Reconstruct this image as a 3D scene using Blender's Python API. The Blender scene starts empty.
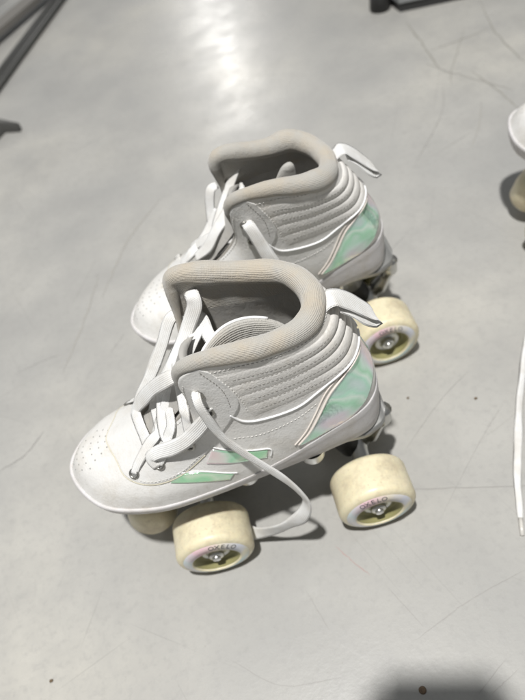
import bpy, bmesh, math, random
import numpy as np
from mathutils import Vector, Matrix
random.seed(7); rng=np.random.default_rng(7)
S=0.001
PI=math.pi
# ------------------------------------------------------------------ boot surface
# control rings (mm, skate frame: +x toe, +y towards the skate's left, z up); columns run heel -> toe
K = np.array([
 [(-81,0,125),(-71,24,124),(-38,33,116),(5,37,102),(45,40,98),(85,41,98),(120,31,100),(138.5,0,101)],
 [(-81,0,138),(-71,25,138),(-37,34,131),(6,36,119),(45,38.5,114),(80,38,112),(110,27,114),(128,0,115)],
 [(-76,0,156),(-65,24,156),(-34,32,153),(9,34,146),(43,33,134),(74,31,125),(97,22,123),(110,0,124)],
 [(-67,0,184),(-56,23,184),(-29,32,182),(15,33,178),(36,29,155),(61,24,139),(83,14,131),(94,0,130)],
 [(-57,0,205),(-47,24,206),(-20,33,208),(29,30,209),(34,23,173),(51,18,151),(68,12,139),(78,0,136)],
],float)
NU=7; NV=4
def cr(p0,p1,p2,p3,t):
    return 0.5*((2*p1)+(-p0+p2)*t+(2*p0-5*p1+4*p2-p3)*t*t+(-p0+3*p1-3*p2+p3)*t**3)
def sm(a,b,x):
    t=np.clip((x-a)/(b-a),0,1); return t*t*(3-2*t)
RIBV=[2.30,2.62,2.94,3.26,3.60]
def disp(U,v):
    u=np.abs(U); k=1-sm(2.66,2.78,u); d=np.zeros(np.broadcast(U,v).shape)
    for a,b in zip(RIBV[:-1],RIBV[1:]):
        t=np.clip((v-a)/(b-a),0,1); d=d+np.where((v>=a)&(v<b),(.5+1.4*(1-sm(.6,2.0,u)))*(1-np.abs(2*t-1)**2.4)**0.75,0)
    d=d*k
    # raised eyestay / toe-side overlay edge is modelled separately
    # creases of wear across the vamp
    return d
class Boot:
    nu=560; nv=240
    def __init__(s,asym):
        s.asym=asym
        half=np.concatenate([K[:,1:][:, ::-1]*[1,-1,1], K],axis=1)       # U=-7..7  (15 columns)
        ext=np.concatenate([(K[:,NU-1:NU]),half,(K[:,NU-1:NU]*[1,-1,1])],axis=1)  # wrap over the toe
        # column -8 equals +6, column 8 equals -6
        U=np.linspace(-7,7,s.nu+1); s.U=U
        i=np.minimum(np.floor(U+7).astype(int),13); t=(U+7-i)[None,:,None]
        R=cr(ext[:,i],ext[:,i+1],ext[:,i+2],ext[:,i+3],t)                 # 5 x nu x 3
        Re=np.concatenate([2*R[:1]-R[1:2],R,2*R[-1:]-R[-2:-1]],axis=0)
        V=np.linspace(0,4,s.nv+1); s.V=V
        j=np.minimum(np.floor(V).astype(int),3); t=(V-j)[:,None,None]
        P=cr(Re[j],Re[j+1],Re[j+2],Re[j+3],t)
        P[...,1]-=asym*0.0007*np.maximum(0,P[...,0]-35)**2
        P[...,1]-=(5.0 if asym>0 else -9.0)*np.maximum(0,P[...,2]-110)/100; P[...,0]+=(0 if asym>0 else 3.0)*np.maximum(0,P[...,2]-110)/100
        if asym<0:                                                     # this boot's ankle sags forward at the heel
            hw_=np.clip(-P[...,0]/60,0,1)*np.clip((P[...,2]-120)/85,0,1); P[...,0]+=3*np.clip((60-P[...,0])/140,0,1)+7*hw_; P[...,2]-=7*hw_; P[...,1]+=2*hw_
            dip=np.exp(-((U+2.35)/.38)**2)[None,:]*sm(3,4,V)[:,None]; P[...,2]-=6*dip; P[...,1]+=1.5*dip
        if asym>0:                                                     # the inner flap of this boot is pulled open
            wt=np.exp(-((U+3.1)/.75)**2)[None,:]*sm(1.6,4,V)[:,None]; P[...,1]-=12*wt; P[...,2]+=4*wt; P[...,0]-=5*wt
        s.P=P
        du=np.gradient(P,axis=1); dv=np.gradient(P,axis=0)
        du[:,0]=du[:,-1]=(P[:,1]-P[:,-2])
        n=np.cross(du,dv); n/=np.linalg.norm(n,axis=-1,keepdims=True)+1e-12
        if n[0,420,1]<0: n=-n
        s.N=n
    def _s(s,A,U,v):
        U=np.asarray(U,float); v=np.asarray(v,float); U,v=np.broadcast_arrays(U,v); U=np.where(np.abs(U)>7,(U+7)%14-7,U)
        a=np.clip((U+7)/14*s.nu,0,s.nu-1e-6); b=np.clip(v/4*s.nv,0,s.nv-1e-6)
        i=a.astype(int); j=b.astype(int); fa=(a-i)[...,None]; fb=(b-j)[...,None]
        return (A[j,i]*(1-fa)+A[j,i+1]*fa)*(1-fb)+(A[j+1,i]*(1-fa)+A[j+1,i+1]*fa)*fb
    def pt(s,U,v,off=0.0):
        return s._s(s.P,U,v)+s.nrm(U,v)*(disp(np.asarray(U,float),np.asarray(v,float))+off)[...,None]
    def nrm(s,U,v):
        n=s._s(s.N,U,v); return n/np.linalg.norm(n,axis=-1,keepdims=True)
# ------------------------------------------------------------------ scene helpers
scene=bpy.context.scene; COL=scene.collection
def link(o): COL.objects.link(o); return o
def tag(o,label=None,cat=None,group=None,kind=None):
    for k,v in (('label',label),('category',cat),('group',group),('kind',kind)):
        if v: o[k]=v
    return o
def empty(name,loc,rz=0):
    o=bpy.data.objects.new(name,None); o.location=loc; o.rotation_euler=(0,0,rz); o.empty_display_size=.02; return link(o)
def mesh(name,verts,faces,mat,parent=None,smooth=True,uv=None,mats=None,midx=None):
    me=bpy.data.meshes.new(name); v=np.asarray(verts,float)*S
    me.from_pydata(v.tolist(),[],[list(map(int,f)) for f in faces])
    for m in (mats or [mat]): me.materials.append(m)
    if smooth: me.polygons.foreach_set('use_smooth',[True]*len(me.polygons))
    if midx is not None: me.polygons.foreach_set('material_index',[int(i) for i in midx])
    if uv is not None:
        l=me.uv_layers.new(name='UVMap'); uv=np.asarray(uv,float)
        idx=np.empty(len(me.loops),int); me.loops.foreach_get('vertex_index',idx)
        l.data.foreach_set('uv',uv[idx].ravel())
    me.validate(); me.update()
    o=bpy.data.objects.new(name,me); link(o)
    if parent: o.parent=parent
    return o
class Geo:
    def __init__(s): s.v=[]; s.f=[]; s.uv=[]; s.m=[]
    def add(s,v,f,uv=None,m=0):
        b=len(s.v); s.v+= [tuple(map(float,q)) for q in v]; s.f+=[[b+i for i in q] for q in f]
        s.uv+= [tuple(q) for q in uv] if uv is not None else [(0,0)]*len(v); s.m+=[m]*len(f)
    def build(s,name,mat,parent=None,smooth=True,mats=None):
        return mesh(name,s.v,s.f,mat,parent,smooth,s.uv,mats,s.m)
def grid_faces(nr,nc,wrapc=False,wrapr=False,flip=False):
    f=[]
    for r in range(nr if wrapr else nr-1):
        for c in range(nc if wrapc else nc-1):
            a=r*nc+c; b=r*nc+(c+1)%nc; d=((r+1)%nr)*nc+c; e=((r+1)%nr)*nc+(c+1)%nc
            f.append([a,d,e,b] if flip else [a,b,e,d])
    return f
def lathe(profile,n=64,axis='y',c=(0,0,0),closed=False):
    """profile (axial, radius) turned round the axis"""
    v=[]
    for a,r in profile:
        for k in range(n):
            t=2*PI*k/n
            if axis=='y': v.append((c[0]+r*math.cos(t),c[1]+a,c[2]+r*math.sin(t)))
            elif axis=='z': v.append((c[0]+r*math.cos(t),c[1]+r*math.sin(t),c[2]+a))
            else: v.append((c[0]+a,c[1]+r*math.cos(t),c[2]+r*math.sin(t)))
    f=grid_faces(len(profile),n,wrapc=True,wrapr=closed)
    return v,f
def spline(pts,n):
    p=np.asarray(pts,float); p=np.concatenate([2*p[:1]-p[1:2],p,2*p[-1:]-p[-2:-1]])
    m=len(pts)-1; t=np.linspace(0,m,n); i=np.minimum(t.astype(int),m-1); t=(t-i)[:,None]
    return cr(p[i],p[i+1],p[i+2],p[i+3],t)
def resample(P,step):
    d=np.r_[0,np.cumsum(np.linalg.norm(np.diff(P,axis=0),axis=1))]; n=max(2,int(d[-1]/step)+1)
    s=np.linspace(0,d[-1],n); return np.stack([np.interp(s,d,P[:,k]) for k in range(3)],1),s
def frames(P,up=None):
    T=np.gradient(P,axis=0); T/=np.linalg.norm(T,axis=1,keepdims=True)+1e-12
    if up is None:
        a=np.array([0,0,1.]) if abs(T[0][2])<.9 else np.array([1.,0,0]); N=[]
        n=a-T[0]*(a@T[0]); n/=np.linalg.norm(n)
        for t in T:
            n=n-t*(n@t); n/=np.linalg.norm(n)+1e-12; N.append(n)
        N=np.array(N)
    else:
        N=up-T*(up*T).sum(1,keepdims=True); N/=np.linalg.norm(N,axis=1,keepdims=True)+1e-12
    return T,N,np.cross(T,N)
def tube(geo,P,r,n=10,m=0,up=None,caps=True,ry=None):
    P=np.asarray(P,float); r=np.broadcast_to(np.asarray(r,float),(len(P),)); ry=r if ry is None else np.broadcast_to(np.asarray(ry,float),(len(P),))
    T,N,Bn=frames(P,up); t=np.linspace(0,2*PI,n,endpoint=False)
    v=(P[:,None]+N[:,None]*(np.cos(t)[None,:,None]*r[:,None,None])+Bn[:,None]*(np.sin(t)[None,:,None]*ry[:,None,None])).reshape(-1,3)
    d=np.r_[0,np.cumsum(np.linalg.norm(np.diff(P,axis=0),axis=1))]
    uv=[(d[i],k/n) for i in range(len(P)) for k in range(n)]
    f=grid_faces(len(P),n,wrapc=True)
    if caps: f+= [list(range(n))[::-1],[ (len(P)-1)*n+k for k in range(n)]]
    geo.add(v,f,uv,m)
def ribbon(geo,pts,ups,w,th=1.1,step=1.5,m=0,pinch=None):
    """flat woven band: rounded-rectangle section, ups = direction of its broad face"""
    n=max(8,len(pts)*12); P=spline(pts,n); Uv=spline(ups,n); W=np.interp(np.linspace(0,1,n),np.linspace(0,1,len(pts)),np.broadcast_to(np.asarray(w,float),(len(pts),)))
    d=np.r_[0,np.cumsum(np.linalg.norm(np.diff(P,axis=0),axis=1))]; k=max(4,int(d[-1]/step)); s=np.linspace(0,d[-1],k)
    P=np.stack([np.interp(s,d,P[:,j]) for j in range(3)],1); Uv=np.stack([np.interp(s,d,Uv[:,j]) for j in range(3)],1); W=np.interp(s,d,W)
    W=W*1.12*(1+.05*np.sin(s/5.1+len(pts))); T,N,Bn=frames(P,Uv)
    sec=[]; c=6                                                     # across the band, slightly domed
    for j in range(c+1): x=-1+2*j/c; sec.append((x,(1-abs(x)**4)*.5+.08))
    for j in range(c-1,0,-1): x=-1+2*j/c; sec.append((x,-(1-abs(x)**4)*.5-.08))
    ns=len(sec); v=[]; uv=[]
    for i in range(k):
        for q,(x,y) in enumerate(sec):
            v.append(P[i]+Bn[i]*x*W[i]/2+N[i]*y*th); uv.append((s[i],x*W[i]/2))
    f=grid_faces(k,ns,wrapc=True)+[list(range(ns))[::-1],[(k-1)*ns+q for q in range(ns)]]
    geo.add(v,f,uv,m)
# ------------------------------------------------------------------ materials
def mat(name,base=(.8,.8,.8),rough=.5,metal=0,spec=.5,**kw):
    m=bpy.data.materials.new(name); m.use_nodes=True; nt=m.node_tree; b=nt.nodes['Principled BSDF']
    b.inputs['Base Color'].default_value=(*base,1); b.inputs['Roughness'].default_value=rough; b.inputs['Metallic'].default_value=metal
    b.inputs['Specular IOR Level'].default_value=spec
    for k,v in kw.items(): b.inputs[k].default_value=v
    return m,nt,b
def N_(nt,t,**kw):
    n=nt.nodes.new(t)
    for k,v in kw.items():
        if k.startswith('i_'): n.inputs[k[2:].replace('_',' ')].default_value=v
        else: setattr(n,k,v)
    return n
def coords(nt,kind='Object',scale=(1,1,1)):
    t=N_(nt,'ShaderNodeTexCoord'); mp=N_(nt,'ShaderNodeMapping'); mp.inputs['Scale'].default_value=scale
    nt.links.new(t.outputs[kind],mp.inputs[0]); return mp.outputs[0]
def noise(nt,vec,scale,detail=4,rough=.55):
    n=N_(nt,'ShaderNodeTexNoise'); n.inputs['Scale'].default_value=scale; n.inputs['Detail'].default_value=detail; n.inputs['Roughness'].default_value=rough
    nt.links.new(vec,n.inputs['Vector']); return n.outputs['Fac']
def ramp(nt,fac,stops):
    r=N_(nt,'ShaderNodeValToRGB'); e=r.color_ramp.elements
    while len(e)<len(stops): e.new(.5)
    for q,(p_,c) in zip(e,stops): q.position=p_; q.color=(*c,1) if len(c)==3 else c
    nt.links.new(fac,r.inputs[0]); return r.outputs[0]
def mix(nt,fac,a,b,mode='MIX'):
    n=N_(nt,'ShaderNodeMix',data_type='RGBA',blend_type=mode); n.clamp_factor=True
    for s_,x in ((0,fac),(6,a),(7,b)):
        if hasattr(x,'links'): nt.links.new(x,n.inputs[s_])
        else: n.inputs[s_].default_value=x if s_==0 else (*x,1)
    return n.outputs[2]
def mathn(nt,op,a,b=None,c=None):
    n=N_(nt,'ShaderNodeMath',operation=op)
    for i,x in enumerate((a,b,c)):
        if x is None: continue
        if hasattr(x,'links'): nt.links.new(x,n.inputs[i])
        else: n.inputs[i].default_value=x
    return n.outputs[0]
def bump(nt,b,h,strength,dist):
    n=N_(nt,'ShaderNodeBump'); n.inputs['Strength'].default_value=strength; n.inputs['Distance'].default_value=dist
    nt.links.new(h,n.inputs['Height'])
    prev=b.inputs['Normal'].links
    if prev: nt.links.new(prev[0].from_socket,n.inputs['Normal'])
    nt.links.new(n.outputs[0],b.inputs['Normal'])
def leather(name,base,dirt=(.50,.45,.37),rough=.42,amt=.5,grain=.3,crease=.6):
    m,nt,b=mat(name,base,rough,spec=.4)
    v=coords(nt); f=noise(nt,v,42,7,.7); f2=noise(nt,v,9,4,.6); f4=noise(nt,v,260,4,.65)
    g1=ramp(nt,f,[(.50,(0,0,0)),(.74,(amt,)*3)]); g2=ramp(nt,f2,[(.42,(0,0,0)),(.75,(amt*.7,)*3)]); g4=ramp(nt,f4,[(.60,(0,0,0)),(.72,(amt*.55,)*3)])
    c=mix(nt,g1,base,dirt); c=mix(nt,g2,c,tuple(x*y for x,y in zip(base,(.88,.86,.82)))); c=mix(nt,g4,c,tuple(x*.75 for x in dirt))
    # grime rubbed in along the bottom few millimetres, broken up
    sz=N_(nt,'ShaderNodeSeparateXYZ'); nt.links.new(v,sz.inputs[0]); mr=N_(nt,'ShaderNodeMapRange'); nt.links.new(sz.outputs['Z'],mr.inputs[0])
    mr.inputs[1].default_value=.112; mr.inputs[2].default_value=.088; mr.inputs[3].default_value=0; mr.inputs[4].default_value=1
    gr=mathn(nt,'MULTIPLY',mr.outputs[0],ramp(nt,noise(nt,v,75,5,.7),[(.42,(0,0,0)),(.66,(.6,)*3)])); c=mix(nt,gr,c,tuple(x*.7 for x in dirt))
    nt.links.new(c,b.inputs['Base Color'])
    vo=N_(nt,'ShaderNodeTexVoronoi'); vo.inputs['Scale'].default_value=750; nt.links.new(v,vo.inputs['Vector'])
    bump(nt,b,vo.outputs[0],grain,.00035); bump(nt,b,noise(nt,v,70,5,.6),.45,.0014)
    t=N_(nt,'ShaderNodeTexCoord'); mp=N_(nt,'ShaderNodeMapping'); mp.inputs['Scale'].default_value=(70,25,22); mp.inputs['Rotation'].default_value=(0,.5,.2); nt.links.new(t.outputs['Object'],mp.inputs[0])
    w_=noise(nt,mp.outputs[0],1.4,4,.55); cr_=ramp(nt,w_,[(.40,(1,)*3),(.50,(0,)*3),(.60,(1,)*3)]); bump(nt,b,cr_,crease*.22,.0007)
    r=ramp(nt,f,[(.3,(rough-.07,)*3),(.8,(rough+.18,)*3)]); nt.links.new(r,b.inputs['Roughness'])
    return m
M={}
M['leather']=leather('white_synthetic_leather',(.73,.72,.70),crease=.45)
M['quarter']=leather('shaded_quarter_leather',(.68,.665,.64),grain=.4,crease=.5)  # darker copy of the leather, side shade put into the quarter's colour
M['sole']=leather('off_white_rubber',(.62,.605,.61),rough=.5,amt=.5,grain=.1,crease=0)
M['overlay']=leather('white_overlay_leather',(.69,.685,.67),amt=.35,crease=.35)
def knit(name,base,dark,freq,amt=.6,dirtc=(.50,.42,.31)):
    m,nt,b=mat(name,base,.95,spec=.1); b.inputs['Sheen Weight'].default_value=.35; b.inputs['Sheen Roughness'].default_value=.5
    uv=coords(nt,'UV'); w=N_(nt,'ShaderNodeTexWave',wave_type='BANDS',bands_direction='Y'); w.inputs['Scale'].default_value=freq; w.inputs['Distortion'].default_value=1.8; w.inputs['Detail'].default_value=3; w.inputs['Detail Scale'].default_value=.6
    nt.links.new(uv,w.inputs[0])
    ov=coords(nt); n=noise(nt,ov,900,3,.6); n2=noise(nt,ov,45,5,.65)
    wy=N_(nt,'ShaderNodeTexWave',wave_type='BANDS',bands_direction='X'); wy.inputs['Scale'].default_value=.32; wy.inputs['Distortion'].default_value=1.5; wy.inputs['Detail'].default_value=2; nt.links.new(uv,wy.inputs[0])
    c=mix(nt,w.outputs[1],dark,base); c=mix(nt,mathn(nt,'MULTIPLY',n,.5),c,tuple(x*1.12 for x in base))
    c=mix(nt,ramp(nt,n2,[(.42,(0,0,0)),(.72,(amt,)*3)]),c,dirtc)
    nt.links.new(c,b.inputs['Base Color'])
    h=mathn(nt,'ADD',w.outputs[1],mathn(nt,'MULTIPLY',n,1.9)); h=mathn(nt,'ADD',h,mathn(nt,'MULTIPLY',wy.outputs[1],.35))
    bump(nt,b,h,.6,.00038); bump(nt,b,noise(nt,ov,60,4,.6),.5,.002); return m
M['knit']=knit('greige_rib_knit',(.46,.445,.41),(.38,.365,.335),.27)
M['knit_soft']=knit('grey_tongue_knit',(.46,.45,.42),(.41,.40,.375),.3,.3)
M['trim']=knit('grey_edge_binding',(.36,.34,.30),(.25,.235,.21),.35)
M['lining']=leather('pale_grey_lining',(.40,.39,.37),rough=.5,grain=.1,crease=.9)
M['footbed']=leather('dark_footbed',(.12,.12,.12),rough=.8)
def lace_mat():
    m,nt,b=mat('white_woven_lace',(.78,.78,.77),.85,spec=.15); b.inputs['Sheen Weight'].default_value=.2
    uv=coords(nt,'UV'); w=N_(nt,'ShaderNodeTexWave',bands_direction='Y'); w.inputs['Scale'].default_value=.28; w.inputs['Distortion'].default_value=.3; nt.links.new(uv,w.inputs[0])
    w2=N_(nt,'ShaderNodeTexWave',bands_direction='DIAGONAL'); w2.inputs['Scale'].default_value=.45; w2.inputs['Distortion'].default_value=.4; nt.links.new(uv,w2.inputs[0])
    ov=coords(nt); n=noise(nt,ov,60,5,.6)
    c=mix(nt,mathn(nt,'MULTIPLY',w.outputs[1],.15),(.80,.80,.79),(.62,.61,.58)); c=mix(nt,ramp(nt,n,[(.42,(0,0,0)),(.75,(.65,)*3)]),c,(.56,.52,.46)); nt.links.new(c,b.inputs['Base Color'])
    bump(nt,b,mathn(nt,'ADD',mathn(nt,'MULTIPLY',w.outputs[1],-1),mathn(nt,'MULTIPLY',w2.outputs[1],.6)),.5,.00035); return m
M['lace']=lace_mat()
def holo(name,stops):
    m,nt,b=mat(name,(.3,.8,.6),.18,metal=.5,spec=.7)
    v=coords(nt); n=noise(nt,v,24,2,.5); lw=N_(nt,'ShaderNodeLayerWeight'); lw.inputs[0].default_value=.5
    f=mathn(nt,'ADD',mathn(nt,'MULTIPLY',n,1.35),mathn(nt,'MULTIPLY',lw.outputs['Facing'],.35))
    c=ramp(nt,mathn(nt,'SUBTRACT',f,.32),stops); nt.links.new(c,b.inputs['Base Color'])
    b.inputs['Coat Weight'].default_value=.5; b.inputs['Coat Roughness'].default_value=.15
    bump(nt,b,noise(nt,v,95,3,.55),.5,.0016); return m
M['holo']=holo('iridescent_foil',[(0.0,(.76,.70,.78)),(.30,(.66,.76,.78)),(.38,(.50,.82,.66)),(.43,(.76,.93,.84)),(.50,(.44,.78,.56)),(.56,(.66,.86,.78)),(.64,(.78,.74,.82)),(.72,(.86,.70,.72)),(1,(.66,.78,.80))])
M['holo_green']=holo('iridescent_green_foil',[(0.0,(.72,.78,.72)),(.36,(.40,.78,.48)),(.45,(.72,.90,.70)),(.54,(.42,.78,.54)),(.64,(.78,.84,.78)),(.8,(.88,.66,.70)),(1,(.7,.8,.85))])
M['piping'],_,_=mat('cream_piping',(.80,.74,.68),.45)
M['white_piping'],_,_=mat('white_piping',(.86,.86,.86),.35)
M['seam'],_,_=mat('yellowed_seam_edge',(.60,.56,.44),.6)
M['stitch'],_,_=mat('grey_stitch_holes',(.28,.27,.25),.8)
M['thread'],_,_=mat('off_white_thread',(.62,.61,.58),.8)
M['hole'],_,_=mat('dark_punched_hole',(.20,.20,.19),.9)
M['eyelet'],_,_=mat('eyelet_metal',(.40,.39,.36),.32,metal=.9)
M['steel'],nt,b=mat('brushed_steel',(.58,.58,.56),.33,metal=.95); bump(nt,b,noise(nt,coords(nt),400,3),.15,.0003)
M['plate'],nt,b=mat('grey_plate',(.30,.30,.29),.42,metal=.55); bump(nt,b,noise(nt,coords(nt),300,3),.2,.0004)
M['light_block'],_,_=mat('dark_grey_light_block',(.06,.06,.058),.45,metal=.3)  # dark colour for the spine added to deepen shade under the plate
M['dark'],_,_=mat('black_rubber_cushion',(.05,.05,.05),.6)
def wheel_mat(name='cream_urethane',base=(.77,.70,.50),stain=(.45,.37,.25)):
    m,nt,b=mat(name,base,.38,spec=.45)
    b.inputs['Subsurface Weight'].default_value=.25; b.inputs['Subsurface Radius'].default_value=(.006,.004,.002); b.inputs['Subsurface Scale'].default_value=1
    v=coords(nt); f=noise(nt,v,55,6,.7); f3=noise(nt,v,420,3,.6)
    c=mix(nt,ramp(nt,f,[(.44,(0,0,0)),(.70,(.75,)*3)]),base,stain); c=mix(nt,ramp(nt,f3,[(.62,(0,0,0)),(.72,(.35,)*3)]),c,(.35,.28,.18)); nt.links.new(c,b.inputs['Base Color'])
    sy=N_(nt,'ShaderNodeSeparateXYZ'); nt.links.new(v,sy.inputs[0]); ay=mathn(nt,'ABSOLUTE',sy.outputs['Y']); mr=N_(nt,'ShaderNodeMapRange'); nt.links.new(ay,mr.inputs[0])
    mr.inputs[1].default_value=.0135; mr.inputs[2].default_value=.0095; mr.inputs[3].default_value=0; mr.inputs[4].default_value=1      # worn rolling band
    t2=N_(nt,'ShaderNodeTexCoord'); mp=N_(nt,'ShaderNodeMapping'); mp.inputs['Scale'].default_value=(80,190,80); nt.links.new(t2.outputs['Object'],mp.inputs[0])
    st=noise(nt,mp.outputs[0],1.5,5,.7); k=mathn(nt,'MULTIPLY',mr.outputs[0],ramp(nt,st,[(.42,(0,0,0)),(.70,(.20,)*3)])); c=mix(nt,k,c,(.42,.37,.29)); nt.links.new(c,b.inputs['Base Color'])
    nt.links.new(ramp(nt,f,[(.3,(.3,)*3),(.8,(.6,)*3)]),b.inputs['Roughness']); bump(nt,b,k,.3,.0004)
    bump(nt,b,f,.25,.0008); bump(nt,b,f3,.15,.0003); return m
M['wheel']=wheel_mat()
M['hub'],nt,b=mat('olive_hub',(.30,.28,.13),.4); b.inputs['Subsurface Weight'].default_value=.1; b.inputs['Subsurface Radius'].default_value=(.003,.002,.001)
def print_mat():
    m,nt,b=mat('pastel_printed_ring',(.8,.8,.8),.35)
    v=coords(nt); s_=N_(nt,'ShaderNodeSeparateXYZ'); nt.links.new(v,s_.inputs[0])
    a=mathn(nt,'ARCTAN2',s_.outputs['Z'],s_.outputs['X']); a=mathn(nt,'ADD',mathn(nt,'MULTIPLY',a,1/(2*PI)),.5)
    a=mathn(nt,'ADD',a,mathn(nt,'MULTIPLY',mathn(nt,'SUBTRACT',noise(nt,v,60,3),.5),.25))
    c=ramp(nt,a,[(0,(.72,.68,.52)),(.12,(.50,.62,.62)),(.28,(.55,.66,.66)),(.42,(.70,.66,.64)),(.56,(.60,.68,.70)),(.70,(.76,.52,.58)),(.80,(.72,.66,.54)),(.92,(.60,.62,.70)),(1,(.72,.68,.52))])
    nt.links.new(c,b.inputs['Base Color']); return m
M['print']=print_mat()
M['ink'],_,_=mat('dark_grey_ink',(.07,.07,.075),.5)
# ------------------------------------------------------------------ roller skate
def strip_patch(boot,lo,hi,nu=40,nv=12,off=.6,depth=1.0):
    """a sheet lying on the boot between two (U,v) curves, with edges that turn down into it"""
    def cur(c,n):
        c=np.array([(a,b,0) for a,b in c],float); return spline(c,n)[:,:2]
    L=cur(lo,nu); H=cur(hi,nu); g=Geo(); V=[]
    rows=[0]+list(np.linspace(0,1,nv))+[1]
    for r,t in enumerate(rows):
        uvp=L*(1-t)+H*t; edge=(r==0 or r==len(rows)-1)
        o=np.full(nu,off); 
        if edge: o[:]=-depth
        o[0]=o[-1]=-depth
        if not edge: o[1]=min(off,off); 
        uvp=uvp.copy(); uvp[0]=uvp[1]*.999+uvp[0]*.001; uvp[-1]=uvp[-2]*.999+uvp[-1]*.001
        V.append(boot.pt(uvp[:,0],np.clip(uvp[:,1],0,4),o))
    V=np.array(V); g.add(V.reshape(-1,3),grid_faces(len(rows),nu),[(i,j) for j in range(len(rows)) for i in range(nu)])
    return g
def curve_on(boot,c,off,n=60):
    c=spline(np.array([(a,b,0) for a,b in c],float),n)[:,:2]
    return boot.pt(c[:,0],np.clip(c[:,1],0,4),off)
def dashes(boot,g,c,pitch=2.6,ln=1.7,off=.12,r=.28,m=0):
    P=curve_on(boot,c,off,200); d=np.r_[0,np.cumsum(np.linalg.norm(np.diff(P,axis=0),axis=1))]
    x=0
    while x+ln<d[-1]:
        s=np.linspace(x,x+ln,4); q=np.stack([np.interp(s,d,P[:,k]) for k in range(3)],1); tube(g,q,[r*.4,r,r,r*.4],5,m); x+=pitch
def disc_on(boot,g,U,v,r,off=.1,n=10,m=0):
    c=boot.pt(U,v,off); nn=boot.nrm(U,v); a=np.cross(nn,[0,0,1.]); a/=np.linalg.norm(a)+1e-9; b=np.cross(nn,a)
    vs=[c]+[c+a*r*math.cos(2*PI*k/n)+b*r*math.sin(2*PI*k/n) for k in range(n)]
    g.add(vs,[[0,1+k,1+(k+1)%n] for k in range(n)],None,m)
def ring_on(c,nn,g,R,r,n=20,k=8):
    nn=nn/np.linalg.norm(nn); a=np.cross(nn,[0,0,1.]); a/=np.linalg.norm(a)+1e-9; b=np.cross(nn,a); v=[]
    for i in range(n):
        t=2*PI*i/n; e=a*math.cos(t)+b*math.sin(t)
        for j in range(k):
            s_=2*PI*j/k; v.append(c+e*(R+r*math.cos(s_))+nn*(r*.7*math.sin(s_)))
    g.add(v,grid_faces(n,k,wrapc=True,wrapr=True))
EY=[(3.15,3.45),(3.30,3.02),(4.15,2.55),(4.85,2.30),(5.48,2.05)]
WR=29.0; WW=37.6; WO=57.56; WA=61.4
def letters(txt,radius,size,a0,mat_,parent,y):
    """a word bent round the wheel face (face looks along +y)"""
    cu=bpy.data.curves.new('t','FONT'); cu.size=size; cu.align_x='CENTER'; cu.align_y='CENTER'; cu.extrude=.04; cu.resolution_u=2
    g=Geo(); dep=None
    step=size*.80/radius
    for i,ch in enumerate(txt):
        cu.body=ch; o=bpy.data.objects.new('t',cu); link(o); bpy.context.view_layer.update()
        me=bpy.data.meshes.new_from_object(o.evaluated_get(bpy.context.evaluated_depsgraph_get()))
        a=a0+(i-(len(txt)-1)/2)*step                      # clockwise as seen from +y; x to the LEFT of the viewer
        vs=[]
        for q in me.vertices:
            x,yy,z=q.co.x*1.1,q.co.y,q.co.z
            ang=a; r=radius+yy
            # viewer at +y looking to -y: right hand is -x
            px=-( r*math.sin(ang)+x*math.cos(ang)); pz=r*math.cos(ang)-x*math.sin(ang)
            vs.append((px,y(r)+.2+z,pz))
        g.add(vs,[list(p_.vertices) for p_ in me.polygons])
        bpy.data.objects.remove(o); bpy.data.meshes.remove(me)
    o=g.build('lettering',mat_,parent,smooth=False); return o
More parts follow.
